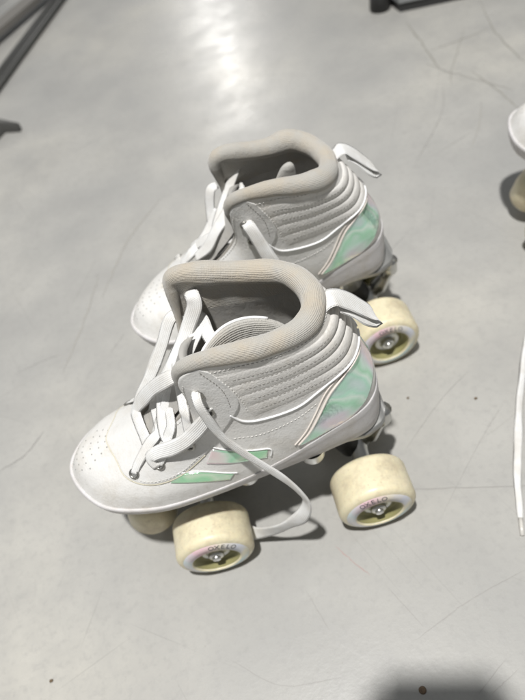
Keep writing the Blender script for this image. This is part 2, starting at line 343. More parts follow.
def make_wheel(sk,sx,side,txt_ang):
    """side +1: outer face looks along +y"""
    w=WW/2; R=WR
    prof=[(-w+6,12.5),(-w+3.5,14),(-w,17.5),(-w-.0,22),(-w+1.6,R-3.2),(-w+4.5,R-.5),(-w+8,R),(w-8,R),(w-4.5,R-.5),(w-1.6,R-3.2),(w,24.3),(w+.05,23.8),(w,19),(w-.5,17.8),(w-4,16),(w-6,15.5),(w-6,12.5)]
    # smooth the rounded shoulders
    P=[]
    sh=lambda s_: [(s_*(w-7+7*math.sin(t)),R-5+5*math.cos(t)) for t in np.linspace(0,PI/2,9)]
    shc=[(w-8+5.6*math.sin(t),R-6+6*math.cos(t)) for t in np.linspace(0,PI*.40,9)]      # rounded shoulder running into a conical face
    outer=[(w-5,17.2),(w-1.2,17.3),(w-.2,17.9)]+shc[::-1]
    inner=[(-(w-8),R)]+[(-a,r) for a,r in shc][1:]+[(-(w-.2),17.9),(-(w-1.2),17.3),(-(w-5),17.2)]
    v,f=lathe([(a*side,r) for a,r in outer+inner],72)
    cy=(WO-WW/2)*side
    o=mesh('wheel',v,f,M['wheel'],sk); o.location=(sx*WA*S,cy*S,WR*S); o.rotation_euler=(0,random.uniform(0,0),0)
    # printed ring on the outer face
    f0=shc[-1]; q_=lambda r:(w-.2)+(f0[0]-(w-.2))*(r-17.9)/(f0[1]-17.9)
    pr=[((q_(24.3)-.1)*side,24.3),((q_(24.2)+.12)*side,24.2),((q_(18.3)+.12)*side,18.3),((q_(18.2)-.1)*side,18.2)]
    v,f=lathe(pr,72); mesh('printed_ring',v,f,M['print'],o)
    # hub
    hb=[((w-1.6)*side,17.25),((w-2.0)*side,16.6),((w-6.5)*side,15.6),((w-8.4)*side,12.5),((w-6.4)*side,11.8),((w-6.2)*side,11.0),((w-9)*side,10.8),(-(w-9)*side,10.8),(-(w-6.2)*side,11.0),(-(w-6.6)*side,16.0),(-(w-2)*side,16.9),(-(w-1.6)*side,17.25)]
    v,f=lathe(hb,48); mesh('hub',v,f,M['hub'],o)
    g=Geo()
    v,f=lathe([((w-8)*side,10.9),((w-6.7)*side,10.8),((w-6.5)*side,9.6),((w-7.2)*side,9.2),((w-7.2)*side,6.6),((w-6.4)*side,6.3),((w-6.4)*side,4)],40); g.add(v,f)
    g.build('bearing',M['steel'],o)
    g=Geo(); v,f=lathe([((w-7)*side,6.0),((w-4.0)*side,5.9),((w-3.0)*side,5.1),((w-2.7)*side,3.2)],24); g.add(v,f)
    v,f=lathe([((w-3)*side,3.2),((w-1.2)*side,3.1),((w-.9)*side,2.6),((w-.9)*side,0.01)],16); g.add(v,f)
    n_=g.build('axle_nut',M['steel'],o)
    if side>0: letters('OXELO',21.2,5.2,txt_ang,M['ink'],o,q_)
    return o
def make_truck(sk,sx):
    g=Geo(); x=sx*WA
    s=-sx                                                             # kingpin leans towards the middle
    v,f=lathe([(-WO+9,3.4),(WO-9,3.4)],16,'y',(x,0,WR)); g.add(v,f)
    P=[(x,-20,WR),(x,-14,WR+2),(x,-6,WR+5),(x,0,WR+6),(x,6,WR+5),(x,14,WR+2),(x,20,WR)]
    tube(g,spline(P,24),np.interp(np.linspace(0,1,24),[0,.3,.5,.7,1],[6,8,12,8,6]),14,ry=np.interp(np.linspace(0,1,24),[0,.3,.5,.7,1],[6,7,9,7,6]))
    tube(g,spline([(x,0,WR+4),(x-s*10,0,WR+14),(x-s*20,0,WR+30),(x-s*24,0,WR+44)],12),[8,7,6,6]*3,12)
    o=g.build('truck',M['steel'],sk)
    g=Geo(); tube(g,[(x+s*4,0,WR+6),(x+s*9,0,WR+18),(x+s*14,0,WR+32)],[10,9.5,9.5],20); g.build('cushion',M['dark'],o)
    g=Geo(); tube(g,[(x+s*14,0,WR+30),(x+s*17,0,WR+42),(x+s*19,0,WR+56)],[11,12,13],20); g.build('pivot_housing',M['plate'],o)
    return o
def zb(x): return np.interp(x,[-90,-45,0,30,90,120,142],[93,92.5,89.5,88,86,87,90.5])
def make_skate(loc,yaw,asym,label,laces,txt=( -.25,.35),tongue_kind=0):
    sk=empty('roller_skate',(loc[0]*S,loc[1]*S,0),yaw); tag(sk,label,'roller skate','white quad roller skates on the concrete floor')
    B=Boot(asym)
    # --- upper: outer skin with quilted ankle padding
    Uc=B.U[::2]; Vr=B.V[::1]; UU,VV=np.meshgrid(Uc,Vr)
    P=B.pt(UU,VV,0.0); nr,nc=P.shape[:2]
    P=P[:,:-1]; nc-=1
    inner=B.pt(UU,VV,-1.0)[:,:-1]
    g=Geo(); g.add(P.reshape(-1,3),grid_faces(nr,nc,wrapc=True),[(u,v) for v in Vr for u in Uc[:-1]])
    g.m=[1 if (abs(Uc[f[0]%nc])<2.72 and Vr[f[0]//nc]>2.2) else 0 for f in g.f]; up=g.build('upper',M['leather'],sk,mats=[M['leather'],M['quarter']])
    # --- lining: inner skin, padded towards the collar
    Vl=B.V[24:]; UU,VV=np.meshgrid(Uc,Vl); th=3.0+5.0*sm(2.3,3.4,VV)*(1-sm(2.9,3.6,np.abs(UU)))
    th=np.minimum(th,3.0+6*(1-sm(4,5,np.abs(UU))))
    I=B.nrm(UU,VV)*(-th)[...,None]+B._s(B.P,UU,VV); I=I[:,:-1]; n2=I.shape[0]
    mi=[]
    g=Geo(); F=grid_faces(n2,nc,wrapc=True,flip=True); g.add(I.reshape(-1,3),F,[(u*20,v*30) for v in Vl for u in Uc[:-1]])
    g.m=[1 if (B.V[24+f[0]//nc]>3.15+.12*math.sin(3*Uc[f[0]%nc]) and abs(Uc[f[0]%nc])>0) else 0 for f in F]
    bot=len(g.v); c=I[0].mean(0); g.v.append(tuple(c)); g.uv.append((0,0))
    for k in range(nc): g.f.append([bot,k,(k+1)%nc]); g.m.append(0)
    g.build('lining',M['lining'],sk,mats=[M['lining'],M['knit']])
    # --- padded knit collar + binding along the eyestays
    Ua=np.concatenate([np.linspace(-6.9,6.9,420)]); e=B._s(B.P,Ua,np.full(Ua.shape,4.0)); nn=B.nrm(Ua,np.full(Ua.shape,4.0))
    nn[:,2]*=.3; nn/=np.linalg.norm(nn,axis=1,keepdims=True); au=np.abs(Ua)
    rn=np.interp(au,[0,1,2,2.6,3.0,3.25,3.6,4.4,5,6.9],[7.0,7.3,6.6,5.0,3.6,2.8,2.4,2.1,1.6,1.3]); rb=np.interp(au,[0,1,2,2.6,3.0,3.25,3.6,4.4,5,6.9],[7.0,7.4,6.8,5.3,3.8,3.0,2.6,2.2,1.7,1.3])
    far=(Ua*asym0<0)
    rn=np.where(far,np.interp(au,[0,1,2,2.6,3.0,3.3,3.7,6.9],[7.0,7.4,7.2,6.4,5.4,4.2,2.2,1.4]),rn); rb=np.where(far,np.interp(au,[0,1,2,2.6,3.0,3.3,3.7,6.9],[7.0,7.4,7.6,7.0,5.8,4.4,2.4,1.4]),rb)
    c=e-nn*(rn*.72)[:,None]; c=np.stack([np.convolve(np.pad(c[:,k],3,'edge'),np.ones(7)/7,'valid') for k in range(3)],1)
    T,Nf,Bf=frames(c,nn); ns=28; t=np.linspace(0,2*PI,ns,endpoint=False)
    d=np.r_[0,np.cumsum(np.linalg.norm(np.diff(c,axis=0),axis=1))]
    wob=1+.05*np.sin(d/11+1+asym)+.035*np.sin(d/5.3+asym*2)+.02*np.sin(d/2.9)
    V=(c[:,None]+Nf[:,None]*(np.cos(t)[None,:,None]*(rn*wob)[:,None,None])+Bf[:,None]*(np.sin(t)[None,:,None]*(rb*wob)[:,None,None]))
    uv=[(d[i],k/ns*2*PI*rb[i]) for i in range(len(c)) for k in range(ns)]
    g=Geo(); F=grid_faces(len(c),ns,wrapc=True); g.add(V.reshape(-1,3),F,[( d[i], min(k,ns-k)/ns*50) for i in range(len(c)) for k in range(ns)])
    g.m=[1 if au[f[0]//ns]>3.30 else 0 for f in F]
    g.build('collar',M['knit'],sk,mats=[M['knit'],M['trim']])
    # welt between the knit collar and the leather
    # --- overlays
    lo=[(7,2.5),(6.65,2.48),(6.2,2.3),(5.62,1.80),(5.03,1.5),(4.38,1.53),(3.8,1.9),(3.45,2.2),(3.08,2.45),(2.82,2.72),(2.72,3.2),(2.70,3.86)]
    hi=[(7,3.92),(6.5,3.92),(6.1,3.92),(5.62,3.92),(5.03,3.92),(4.5,3.92),(4.0,3.92),(3.6,3.92),(3.3,3.92),(3.08,3.92),(2.9,3.92),(2.74,3.92)]
    full=lambda c:c[::-1]+[(14-a,b) for a,b in c[1:]]
    ov=strip_patch(B,full(lo),full(hi),220,26,.6,.6).build('eyestay',M['overlay'],up)
    g=Geo(); tube(g,curve_on(B,full(lo[:7]),.35,220),.5,6); g.build('seam_edge',M['seam'],ov)
    for s in (1,-1):
        lo=[(s*7,2.5),(s*6.65,2.48),(s*6.2,2.3),(s*5.62,1.80),(s*5.03,1.5),(s*4.38,1.53),(s*3.8,1.9),(s*3.45,2.2),(s*3.08,2.45),(s*2.82,2.72),(s*2.72,3.2),(s*2.70,3.86)]
        hi=[(s*7,3.92),(s*6.3,3.92),(s*5.62,3.92),(s*5.03,3.92),(s*4.5,3.92),(s*4.1,3.92),(s*3.75,3.92),(s*3.45,3.92),(s*3.15,3.92),(s*2.95,3.92),(s*2.74,3.92)]
        # heel foil panel
        lo=[(s*2.42,.50),(s*2.33,.38),(s*1.97,.24),(s*1.53,.14),(s*1.2,.52),(s*.93,.98),(s*.45,1.25),(s*.02,1.35)]
        hi=[(s*2.42,.56),(s*2.2,.95),(s*1.95,1.45),(s*1.62,2.0),(s*1.2,2.28),(s*.8,2.36),(s*.4,2.30),(s*.02,2.2)]
        hp=strip_patch(B,lo,hi,60,20,.5,.6).build('heel_foil_panel',M['holo'],up)
        g=Geo(); tube(g,curve_on(B,hi[:7],.7,70),.75,7); tube(g,curve_on(B,[(a*1.0+s*.05,b+.09) for a,b in hi[:5]],.3,70),.5,7); g.build('piping',M['piping'],hp)
        # white welt under the quilted ankle
        g=Geo(); wl=[(s*3.02,2.62),(s*2.9,2.3),(s*2.65,2.12),(s*2.2,2.04),(s*1.75,2.22),(s*1.3,2.38),(s*.7,2.42),(s*.05,2.4)]
        tube(g,curve_on(B,wl,.25,90),.75,7); g.build('white_welt',M['white_piping'],up)
        # side foil stripes
        st=strip_patch(B,[(s*3.86,1.62),(s*3.5,1.28),(s*3.1,.98),(s*2.88,.75)],[(s*3.66,1.98),(s*3.4,1.68),(s*3.05,1.30),(s*2.82,1.06)],30,8,.6,.6).build('foil_stripe',M['holo_green'],up)
        g=Geo(); tube(g,curve_on(B,[(s*3.6,2.02),(s*3.4,1.74),(s*3.05,1.36),(s*2.80,1.10),(s*2.84,.76)],.5,60),.5,6); g.build('piping',M['white_piping'],st)
        st=strip_patch(B,[(s*4.62,1.42),(s*4.2,1.10),(s*3.85,.80),(s*3.55,.45)],[(s*4.45,1.62),(s*4.05,1.42),(s*3.75,1.12),(s*3.45,.68)],30,8,.6,.6).build('foil_stripe',M['holo_green'],up)
        g=Geo(); tube(g,curve_on(B,[(s*4.40,1.66),(s*4.05,1.47),(s*3.75,1.17),(s*3.42,.70)],.4,60),.45,6); g.build('piping',M['white_piping'],st)
    # stitching (rows of thread and needle holes)
    g=Geo()
    for s in (1,-1):
        for vv in (2.47,2.62,2.78,2.94,3.10,3.26,3.43):
            dashes(B,g,[(s*2.6,vv),(s*2.1,vv-.01),(s*1.5,vv),(s*.9,vv)],m=1,off=.05,r=.22)
        dashes(B,g,[(s*2.70,3.62),(s*2.71,3.2),(s*2.74,2.8),(s*2.78,2.45)],m=0); dashes(B,g,[(s*2.78,3.85),(s*2.80,3.3),(s*2.92,2.8)],off=.7,m=1)
        dashes(B,g,[(s*3.2,1.95),(s*2.8,1.7),(s*2.3,1.68),(s*1.9,1.85)],m=0)
        dashes(B,g,[(s*2.9,3.74),(s*2.4,3.76),(s*1.8,3.78),(s*1.0,3.8),(s*.1,3.8)],off=.2,m=0)
        dashes(B,g,[(s*3.2,3.80),(s*3.5,3.78),(s*4.2,3.76),(s*5.2,3.74),(s*6,3.7)],off=1.0,m=0)
        dashes(B,g,[(s*5.5,1.9),(s*5.03,1.64),(s*4.38,1.66),(s*3.9,1.98)],off=1.0,m=0)
    g.build('stitching',M['thread'],up,mats=[M['thread'],M['stitch']])
    # toe perforations
    g=Geo()
    for r_,n_ in ((.55,3),(.95,5),(1.3,6),(1.68,6),(2.05,5),(2.4,4)):
        for k in range(n_):
            a=(k-(n_-1)/2)*(.28/(.5+.28*(1.0+ (2.4-r_)*.9)))*.62
            a+= .07*(1 if int(r_*10)%2 else -1)
            U=7-abs(a) if a>=0 else -7+abs(a)
            U=U; disc_on(B,g,U,r_,.52,.06)
    g.build('perforations',M['hole'],up,smooth=False)
    # eyelets on both rows
    for s in (1,-1):
        for i,(u_,v_) in enumerate(EY):
            g=Geo(); c=B.pt(s*u_,v_,1.35); nn_=B.nrm(s*u_,v_); ring_on(c,nn_,g,2.9,.8)
            eo=g.build('eyelet',M['eyelet'],up)
            g=Geo(); disc_on(B,g,s*u_,v_,2.7,.95,14); g.build('eyelet_hole',M['hole'],eo,smooth=False)
            if i<2:
                g=Geo(); ci=B._s(B.P,s*u_,v_)-nn_*(3.0+2.4+.4 if False else 4.2); ring_on(ci,-nn_,g,2.5,.75); g.build('eyelet',M['eyelet'],up)
    # --- sole (cup sole, taller at the heel)
    Us=np.linspace(-7,7,300,endpoint=False); b0=B._s(B.P,Us,np.zeros(300)); t=np.gradient(b0[:,:2],axis=0)
    t[0]=t[-1]=(b0[1,:2]-b0[-2,:2]); t/=np.linalg.norm(t,axis=1,keepdims=True); nx=np.c_[t[:,1],-t[:,0]]
    if nx[150+30]@[0,1.0]<0 : nx=-nx
    ctr=b0[:,:2].mean(0)
    if ((b0[:,:2]-ctr)*nx).sum()<0: nx=-nx
    z0=zb(b0[:,0]); z1=b0[:,2]+1.5; heel=sm(-20,-60,b0[:,0]) if False else np.clip((-20-b0[:,0])/50,0,1)
    prof=[(-8,0,0),(-4.2,0,0),(-2.6,.0,.8),(-1.5,.0,2.6),(-.5,.35,0),(.35,.62,0),(.55,.74,0),(1.0,.77,0),(1.3,.86,0),(1.15,.96,0),(.5,1.0,.25),(-.6,1.0,.1),(-1.8,1.0,-1)]
    rows=[]
    for o_,fr,dz in prof:
        toe_=.3+.7*np.clip((b0[:,0]-10)/70,0,1); oo=np.where(o_>0,o_*toe_,o_)+heel*(2.4-1.9*fr)+1.0*np.clip((b0[:,0]-95)/30,0,1)*(1-fr)
        xy=b0[:,:2]+nx*oo[:,None]; rows.append(np.c_[xy,z0+(z1-z0)*fr+dz])
    V=np.array(rows); g=Geo(); g.add(V.reshape(-1,3),grid_faces(len(prof),300,wrapc=True,flip=False))
    bot=len(g.v); cc=V[0].mean(0)
    # flat bottom strips across the foot
    for k in range(1,150):
        a,b_=k,300-k; a2,b2=k+1,300-k-1
        if a2<b2: g.f.append([a,a2,b2,b_]); g.m.append(0)
    g.build('sole',M['sole'],sk)
    # --- tongue
    g=Geo(); ctrl=[(84,0,131),(66,0,142),(52,0,156),(41,-1,168),(34,-1,180),(30,-1,188)]; C=spline(ctrl,30); wd=np.interp(np.linspace(0,1,30),[0,.3,.7,1],[9,13,17,15])
    V=[];uv=[]
    for side_,o_ in ((1,1.5),(-1,-2.5)):
        for i in range(30):
            for j in range(15):
                a=(j/7-1); V.append((C[i][0]-abs(a)**2*6*(i/30)+ (o_ if i>10 else o_*.5),C[i][1]+a*wd[i]-asym*3*(i/29.),C[i][2]-abs(a)**2*3.5+o_*(1-abs(a)**3))); uv.append((C[i][2]-130,a*wd[i]))
    g.add(V,grid_faces(30,15)+[[q+450 for q in f[::-1]] for f in grid_faces(30,15)]+[[29*15+j,29*15+j+1,450+29*15+j+1,450+29*15+j] for j in range(14)],uv)
    tg=g.build('tongue',M['lining'],sk)
    if tongue_kind==0:
        # upper wing of the tongue, folded back against the near wall
        top=[(21,22,201),(13,14,208),(0,7,212),(-14,4,210),(-28,5,203),(-38,11,195)]
        low=[(24,24,180),(16,15,182),(2,9,182),(-14,6,182),(-28,8,182),(-38,14,182)]
        A=spline(top,40); L=spline(low,40); V=[];uv=[]
        for sgn in (0,1):
            for i in range(40):
                for j in range(10):
                    t_=j/9; q=A[i]*(1-t_)+L[i]*t_; bul=math.sin(PI*min(1,t_*1.0+.12))*3.4
                    V.append(q+np.array([0,(-bul if sgn==0 else bul*.9),0])); uv.append((i*1.5,j*2.4))
        g=Geo(); g.add(V,grid_faces(40,10)+[[q+400 for q in f[::-1]] for f in grid_faces(40,10)]+[[i*10,(i+1)*10,400+(i+1)*10,400+i*10] for i in range(39)],uv)
        wg=g.build('tongue_wing',M['knit_soft'],tg)
        g=Geo(); q=A[:30].copy(); q[:,1]-=1.2; q[:,2]+=.4; tube(g,q,.9,6); g.build('edge_binding',M['white_piping'],wg)
    else:
        A=spline([(-6,2,176),(-10,4,186),(-13,5,196),(-16,6,202)],16); g=Geo(); tube(g,A,[10,10,9.8,9.4,9,8.6,8.1,7.6,7,6.4,5.8,5.2,4.5,3.7,2.5,.6],16,up=np.tile([1.,0,0],(16,1)),ry=[3]*13+[2.5,2,.5])
        g.build('tongue_wing',M['knit_soft'],tg)
    # --- plate, trucks, wheels, stop
    g=Geo()
    xs=[-84,-80,-66,-40,-20,20,44,70,88,104,112]; hw=[10,21,27,25,20,20,26,30,28,20,9]
    n_=60; X=np.linspace(-84,112,n_); H=np.interp(X,xs,hw); V=[]
    for x,h in zip(X,H):
        z=zb(x); z=float(z)
        for (a,b_) in ((-1,-5.6),(-1,-.6),(-.93,-.1),(.93,-.1),(1,-.6),(1,-5.6),(.93,-6.2),(-.93,-6.2)): V.append((x,a*h,z+b_))
    g.add(V,grid_faces(n_,8,wrapc=True)+[list(range(8)),[ (n_-1)*8+k for k in range(8)][::-1]])
    block_spine=Geo(); Xs=np.linspace(-58,58,30); V=[]  # spine added to hide the floor and block light under the skate
    for x in Xs:
        zt=float(zb(x))-5.8; dp=22+6*math.cos(x/58*PI/2); hw_=13+4*math.cos(x/30)
        for a,b_ in ((-1,0),(-.75,-dp*.7),(-.4,-dp),(.4,-dp),(.75,-dp*.7),(1,0)): V.append((x,a*hw_,zt+b_))
    block_spine.add(V,grid_faces(30,6,wrapc=True)+[list(range(6)),[29*6+k for k in range(6)][::-1]])
    for yy in (-9,9): tube(g,[(-60,yy,82),(0,yy,78),(62,yy,80)],[5,6,5],8,ry=[2,2,2])
    pl=g.build('plate',M['plate'],sk)
    for x,y in ((-52,15),(-52,-15),(-26,10),(28,10),(56,16),(56,-16),(86,15),(5,0)):
        v,f=lathe([(-12,0.01),(-12,3.2),(-8.5,4.6),(-8,5.2),(-6,5.2)],14,'z',(x,y,float(zb(x)))); mesh('bolt',v,f,M['steel'],pl)
    block_spine.build('light_block_spine',M['light_block'],pl)
    for x_,y_ in ((20,25),(-27,25),(20,-25),(-27,-25)):
        v,f=lathe([(-13,0.01),(-12.6,3.5),(-11,6.5),(-8,8.4),(-4.5,9.2),(2,9.4)],28,'z',(x_,y_,float(zb(x_)))); mesh('pivot_cap',v,f,M['steel'],pl)
    for sx in (1,-1):
        make_truck(sk,sx)
        for side in (1,-1): make_wheel(sk,sx,side,txt[0] if sx<0 else txt[1])
    v,f=lathe([(0,.01),(0,13),(1.5,17.5),(5,19.5),(20,19),(30,17),(34,12),(34,.01)],40,'z',(0,0,0))
    ts=mesh('toe_stop',v,f,M['wheel'],sk); ts.location=(109*S,0,16*S); ts.rotation_euler=(0,math.radians(-14),0)
    g=Geo(); tube(g,[(0,0,30),(0,0,62)],5,12); g.build('stop_stem',M['steel'],ts)
    # --- heel pull tab
    g=Geo()
    tx=(0,0) if asym>0 else (8,-8)
    pts=[(-56,1,201),(-61,1,204.5),(-66,0,201),(-72,-1,194.5),(-79,-1,186),(-85,0,178.5),(-84,1,176.5),(-78,2,183),(-71,2,191),(-65,1,197)]
    ups=[(0,0,1),(-.3,0,1),(-.6,.15,.75),(-.65,.2,.7),(-.7,.2,.65),(-.9,.1,-.2),(.5,-.2,-.8),(.65,-.2,-.7),(.7,0,-.6),(.5,0,-.8)]
    pts=[(a+tx[0],b_,c_+tx[1]) for a,b_,c_ in pts]
    ribbon(g,pts,ups,[13,13,13,12.5,12,11.5,11.5,12,12,12],1.0); g.build('pull_tab',M['lace'],sk)
    # --- laces
    for lc in laces:
        g=Geo()
        for b_ in lc: ribbon(g,*b_)
        g.build('shoelace',M['lace'],sk)
    return sk,B
asym0=1
# ------------------------------------------------------------------ camera
F=622.7; PITCH=math.radians(50.95); ROLL=math.radians(-18.58); CH=464.3
fwd=Vector((0,math.cos(PITCH),-math.sin(PITCH))); rt=Vector((1,0,0)); upv=rt.cross(fwd)
r2=math.cos(ROLL)*rt+math.sin(ROLL)*upv; u2=-math.sin(ROLL)*rt+math.cos(ROLL)*upv
cd=bpy.data.cameras.new('camera'); cam=bpy.data.objects.new('camera',cd); link(cam)
cam.matrix_world=Matrix(((r2.x,u2.x,-fwd.x,0),(r2.y,u2.y,-fwd.y,0),(r2.z,u2.z,-fwd.z,CH*S),(0,0,0,1)))
cd.sensor_width=36; cd.lens=F/700*36; cd.clip_start=.01; cd.clip_end=60
cd.dof.use_dof=True; cd.dof.focus_distance=.345; cd.dof.aperture_fstop=8.0
scene.camera=cam
# ------------------------------------------------------------------ light
w=bpy.data.worlds.new('World'); scene.world=w; w.use_nodes=True
wt=w.node_tree; tc=wt.nodes.new('ShaderNodeTexCoord'); sx=wt.nodes.new('ShaderNodeSeparateXYZ'); mr=wt.nodes.new('ShaderNodeMapRange')
wt.links.new(tc.outputs['Generated'],sx.inputs[0]); ad=wt.nodes.new('ShaderNodeMath'); ad.operation='MULTIPLY_ADD'; ad.inputs[1].default_value=.22; a2=wt.nodes.new('ShaderNodeMath'); a2.operation='MULTIPLY'; a2.inputs[1].default_value=.8; wt.links.new(sx.outputs['Z'],a2.inputs[0]); wt.links.new(sx.outputs['Y'],ad.inputs[0]); wt.links.new(a2.outputs[0],ad.inputs[2]); wt.links.new(ad.outputs[0],mr.inputs[0])          # the shop is open and bright beyond, dim where the photographer stands
mr.inputs[1].default_value=-.1; mr.inputs[2].default_value=.9; mr.inputs[3].default_value=.085; mr.inputs[4].default_value=.30
wt.links.new(mr.outputs[0],wt.nodes['Background'].inputs[1]); wt.nodes['Background'].inputs[0].default_value=(.95,.98,1,1)
def area(name,loc,target,size,power,col=(1,1,1),shape='DISK',sy=None):
    l=bpy.data.lights.new(name,'AREA'); l.shape=shape; l.size=size; l.energy=power; l.color=col
    if sy: l.size_y=sy
    o=bpy.data.objects.new(name,l); link(o); o.location=loc
    o.rotation_euler=(Vector(target)-Vector(loc)).to_track_quat('-Z','Y').to_euler(); return o
area('ceiling_spot',(-.125,-.212,2.6),(0,.2,0),.095,87,(1,.985,.96))
area('ceiling_lamp_far',(.68,6.9,2.5),(.08,.9,0),.09,14,(1,.98,.95))
area('ceiling_lamp_far',(.46,5.35,2.5),(.08,.9,0),.08,11,(1,.98,.95))
area('fill_lamp_side',(-2.2,1.6,2.6),(0,.4,0),.5,4,(.96,.98,1))  # added soft fill from the far left, no lamp seen there
scene.view_settings.view_transform='Standard'; scene.view_settings.look='None'; scene.view_settings.exposure=0; scene.view_settings.gamma=1
# ------------------------------------------------------------------ floor
def floor_mat():
    m,nt,b=mat('polished_concrete',(.4,.4,.38),.3,spec=.5)
    v=coords(nt); 
    big=noise(nt,v,3.2,3,.55); mid=noise(nt,v,16,6,.65); fine=noise(nt,v,160,4,.7); sp=noise(nt,v,700,2,.6)
    c=ramp(nt,big,[(.32,(.35,.348,.336)),(.5,(.43,.422,.397)),(.68,(.51,.493,.445))])
    c=mix(nt,ramp(nt,mid,[(.38,(0,0,0)),(.72,(.6,)*3)]),c,(.31,.305,.295))
    c=mix(nt,ramp(nt,fine,[(.5,(0,0,0)),(.8,(.5,)*3)]),c,(.29,.285,.275))
    c=mix(nt,ramp(nt,sp,[(.70,(0,0,0)),(.76,(.55,)*3)]),c,(.22,.20,.17))
    # long faint scratches: stretched noise at three angles
    tot=None
    for ang,sc,th in ((.5,1.0,.69),(-.35,1.3,.69),(1.25,.9,.69),(2.2,1.1,.70)):
        t=N_(nt,'ShaderNodeTexCoord'); mp=N_(nt,'ShaderNodeMapping'); mp.inputs['Rotation'].default_value=(0,0,ang); nt.links.new(t.outputs['Object'],mp.inputs[0])
        mp2=N_(nt,'ShaderNodeMapping'); mp2.inputs['Scale'].default_value=(260*sc,3.2*sc,1); nt.links.new(mp.outputs[0],mp2.inputs[0])
        n=noise(nt,mp2.outputs[0],1,2,.5); k=ramp(nt,n,[(th,(0,0,0)),(th+.05,(1,1,1))]); tot=k if tot is None else mix(nt,1.0,tot,k,'ADD')
    msk=ramp(nt,noise(nt,v,5,3,.6),[(.40,(0,0,0)),(.6,(.40,)*3)])
    tm=mathn(nt,'MULTIPLY',tot,msk)
    c=mix(nt,tm,c,(.24,.235,.22)); nt.links.new(c,b.inputs['Base Color'])
    r=ramp(nt,mid,[(.3,(.20,)*3),(.7,(.33,)*3)]); nt.links.new(mathn(nt,'ADD',r,mathn(nt,'MULTIPLY',fine,.08)),b.inputs['Roughness'])
    bump(nt,b,mid,.12,.002); bump(nt,b,fine,.22,.0005); bump(nt,b,tm,.2,.0002)
    return m
def sheet(name,x0,x1,y0,y1,z,m,n=1):
    return mesh(name,[(x0,y0,z),(x1,y0,z),(x1,y1,z),(x0,y1,z)],[[0,1,2,3]],m)
fl=sheet('floor',-6000,6000,-3000,9000,0,floor_mat()); tag(fl,'worn grey polished concrete floor with scratches','floor',kind='structure')
del fl['category']
M['crack'],_,_=mat('dark_floor_crack',(.31,.30,.27),.6); M['smear'],_,_=mat('floor_smear',(.355,.345,.32),.45); M['scratch_l'],_,_=mat('pale_scratch',(.31,.30,.285),.5); M['rust'],_,_=mat('reddish_scuff',(.40,.31,.29),.7)
def unproj(px,py,z=0):
    d=fwd+(px-262.5)/F*r2-(py-350)/F*u2; t=(z-CH)/d.z; return (d.x*t,d.y*t,z)
def marks(name,lines,m,z=.25):
    g=Geo()
    for pts,w_ in lines:
        P=spline([(a,b,0) for a,b in pts],24) if len(pts)>2 else np.linspace((*pts[0],0),(*pts[1],0),12)
        T=np.gradient(P,axis=0); T/=np.linalg.norm(T,axis=1,keepdims=True); n=np.c_[-T[:,1],T[:,0],T[:,2]*0]
        j=np.random.default_rng(len(g.v)+3).normal(0,w_*.25,(len(P),1)); W=w_*np.clip(np.sin(np.linspace(.12,PI-.12,len(P)))*1.4,.15,1)[:,None]*(1+np.random.default_rng(len(g.v)).normal(0,.25,(len(P),1)))
        V=np.concatenate([P+n*j+n*W/2,P+n*j-n*W/2]); V[:,2]=z; k=len(P)
        g.add(V,[[i,i+1,k+i+1,k+i] for i in range(k-1)])
    o=g.build(name,m,fl,smooth=False); return o
marks('floor_crack',[([(354,883),(349,824),(344,773),(339,731)],2.6),([(412,812),(372,752),(350,720),(336,690)],1.0),([(349,784),(385,784),(438,789)],1.2),([(463,869),(441,786),(435,727),(434,687)],1.8),([(371,709),(378,644),(380,598)],1.6)],M['crack'])
marks('floor_smear',[([(331,759),(350,715),(371,680),(392,640)],3.2),([(300,560),(330,600),(352,640)],1.6),([(-150,520),(-110,600),(-60,660)],2.6),([(-200,430),(-170,500),(-150,560)],1.8)],M['smear'],.22)
rs=random.Random(11)
for k in range(14):
    x0=rs.uniform(-260,330); y0=rs.uniform(60,800); a=rs.choice([.4,.9,1.6,2.3])+rs.uniform(-.3,.3); L_=rs.uniform(8,60); b_=rs.uniform(-.15,.15)*L_
    marks('floor_scratch',[([(x0,y0),(x0+L_*.5*math.cos(a)-b_*math.sin(a),y0+L_*.5*math.sin(a)+b_*math.cos(a)),(x0+L_*math.cos(a),y0+L_*math.sin(a))],rs.uniform(.15,.35))],M['scratch_l'] if k%3==0 else M['smear'],.27+.001*k)
marks('floor_joint',[([(64,201),(96,190),(155,171),(260,137)],.7)],M['scratch_l'],.3)
marks('floor_scratch',[([(35,95),(81,108),(124,115)],.5),([(-26,150),(-18,118)],.45),([(60,54),(86,68)],.45),([(68,52),(90,60)],.5),([(85,167),(142,217),(177,244)],.28),([(84,230),(129,263),(164,282)],.3),([(-265,340),(-241,348),(-221,368)],.8),([(-90,120),(-60,95),(-20,88)],.4),([(-120,80),(-95,60)],.4),([(30,135),(44,101)],.4),([(100,330),(130,420),(190,470)],.4),([(230,560),(300,640),(330,700)],.7)],M['scratch_l'],.35)
marks('floor_scuff',[([(5,174),(13,159),(22,145)],.9)],M['rust'],.4)
